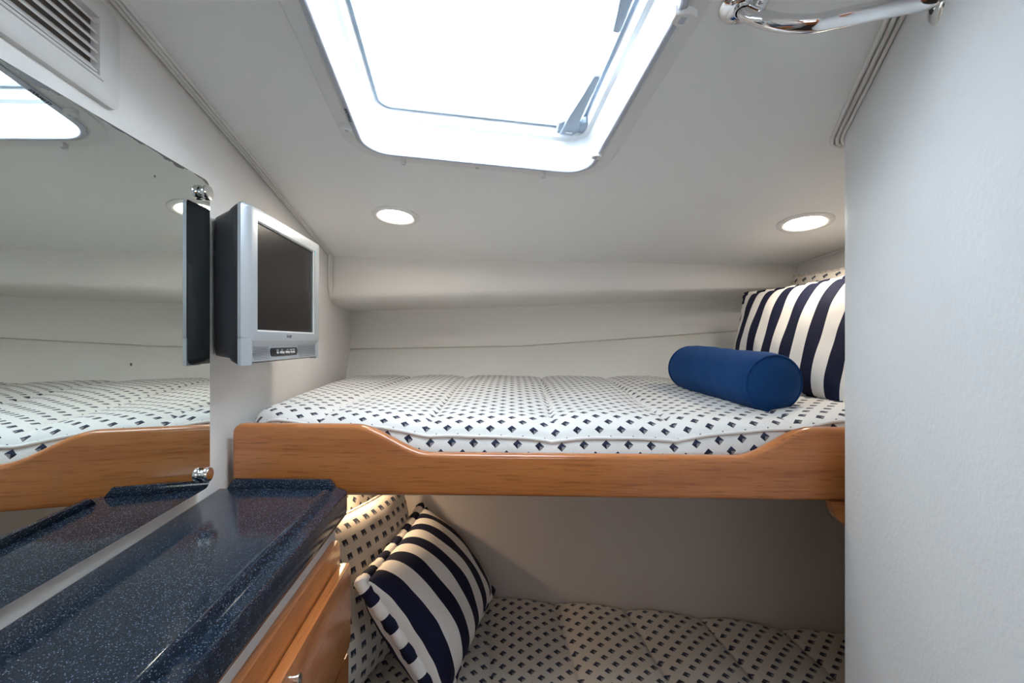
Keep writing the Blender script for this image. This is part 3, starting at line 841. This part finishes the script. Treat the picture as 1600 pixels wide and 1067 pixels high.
# ------------------------------------------------------------------ air vent
VF = Fr((-.485, 0, EYE), md, V(0, 0, 1), mn)
vent = thing('air_vent', (XL(.45), .45, EYE + .33), 'cream louvred air vent high on the left wall above the mirror', 'vent')
va0, va1, vb0, vb1 = .22 * k, .652 * k, .330, .470
oa0, oa1, ob0, ob1 = .26 * k, .606 * k, .3605, .4385
def VL(a0_, a1_, b0_, b1_, r, c): return [VF(a, b, c) for a, b in rr4(a0_, a1_, b0_, b1_, r)]
loft('frame', [VL(va0, va1, vb0, vb1, .016, .0), VL(va0 + .001, va1 - .001, vb0 + .001, vb1 - .001, .016, .007), VL(va0 + .006, va1 - .006, vb0 + .006, vb1 - .006, .013, .0105),
      VL(oa0 - .009, oa1 + .009, ob0 - .004, ob1 + .004, .002, .011), VL(oa0 - .008, oa1 + .008, ob0 - .0035, ob1 + .0035, .002, .013), VL(oa0, oa1, ob0, ob1, .001, .013), VL(oa0, oa1, ob0, ob1, .001, .0005)], M['vent'], vent)
boxm('duct_shade_sheet', VF, oa0 - .002, oa1 + .002, ob0 - .002, ob1 + .002, -.0005, .0012, M['duct_shade'], vent, 0)  # thin sheet on the wall, coloured like a shaded hollow
for i in range(6):
    b = .3640 + .0128 * i
    prism('louvre', Fr(VF(oa0, 0, 0), V(0, 0, 1), mn, md), [(b, .010), (b + .0022, .0112), (b + .0120, .0022), (b + .0105, .0015)], .001, oa1 - oa0 - .0005, M['vent'], vent)

# ------------------------------------------------------------------ counter and drawers
CT = EYE - .308
def CX(y): return -.264 - .081 * y
ct = thing('countertop', (XL(.4) + .12, .4, CT - .047), 'glossy navy speckled countertop with raised fiddle rails below the mirror', 'countertop')
yf = .944
cpts = [(XL(-.2) + .002, -.2), (XL(yf) + .002, yf)]
rc = .022
cpts += [(CX(yf) - rc + rc * math.sin(math.radians(90 * i / 6)), yf - rc + rc * math.cos(math.radians(90 * i / 6))) for i in range(7)] + [(CX(-.2), -.2)]
prism('slab', WORLD, cpts, CT - .047, CT, M['granite'], ct, .007, 4)
cd = V(-.081, 1, 0).normalized(); cnv = V(1, .081, 0).normalized()
CF = Fr((-.264, 0, CT), cd, cnv, V(0, 0, 1))
def fiddle(name, fr, L0, L1, w, h, ch0, ch1):
    """raised rail: rounded section along fr.x from L0 to L1, ends sloped by ch"""
    sec = [(-w, -.001), (-w * .92, h * .45), (-w * .55, h * .92), (0, h), (w * .55, h * .92), (w * .92, h * .45), (w, -.001)]
    loops = []
    for a, s, sl in ((L0, 0, 0), (L0, 1, ch0), (L1, 1, -ch1), (L1, 0, 0)):
        if s == 0: loops.append([fr(a, b * .2, -.001) for b, z in sec])
        else: loops.append([fr(a + sl * max(0, z) / h, b, z) for b, z in sec])
    loft(name, loops[1:3], M['granite'], ct, True, True, True, 50)
fiddle('front_rail', Fr(CF(0, -.034, 0), cd, cnv, V(0, 0, 1)), -.15, .905, .009, .014, .004, .010)
ef = Fr((0, yf - .014, CT), V(1, -.03, 0).normalized(), V(.03, 1, 0).normalized(), V(0, 0, 1))
fiddle('end_rail', ef, XL(yf) + .022, CX(yf) - .032, .009, .019, .012, .012)

cab = thing('drawer_cabinet', (XL(.5) + .1, .5, 0), 'white cabinet with cherry wood drawer fronts under the dark countertop', 'cabinet')
KF = Fr((-.290, 0, EYE), cd, V(0, 0, 1), cnv)       # a along, b height, c out of the face
prism('body', WORLD, [(XL(-.18) + .003, -.18), (XL(.925) + .003, .925), (-.290 - .081 * .925, .925), (-.290 + .081 * .18, -.18)], 0, CT - .047, M['white_lam'], cab, .002, 2)
def dfront(a0, a1, b0, b1, c0, c1):
    d_ = thing  # part only
    o = prism('drawer', KF, rr4(a0, a1, b0, b1, .008), c0, c1, M['wood_y'], cab, .005, 4)
    return o
dfront(.18, .913, -.462, -.402, .001, .014)
d2 = dfront(.18, .916, -.618, -.449, .016, .034)
dfront(.18, .916, -.810, -.632, .001, .030)
prism('drawer_box', KF, rr4(.22, .88, -.61, -.47, .004), -.06, .017, M['white_lam'], d2)
kf = Fr(KF(.632, -.478, .034), cd, V(0, 0, 1), cnv)
lathe('knob', kf, [(.007, 0), (.007, .003), (.0085, .004), (.0085, .007), (.006, .009), (.0005, .0095)], M['chrome'], d2, 24)
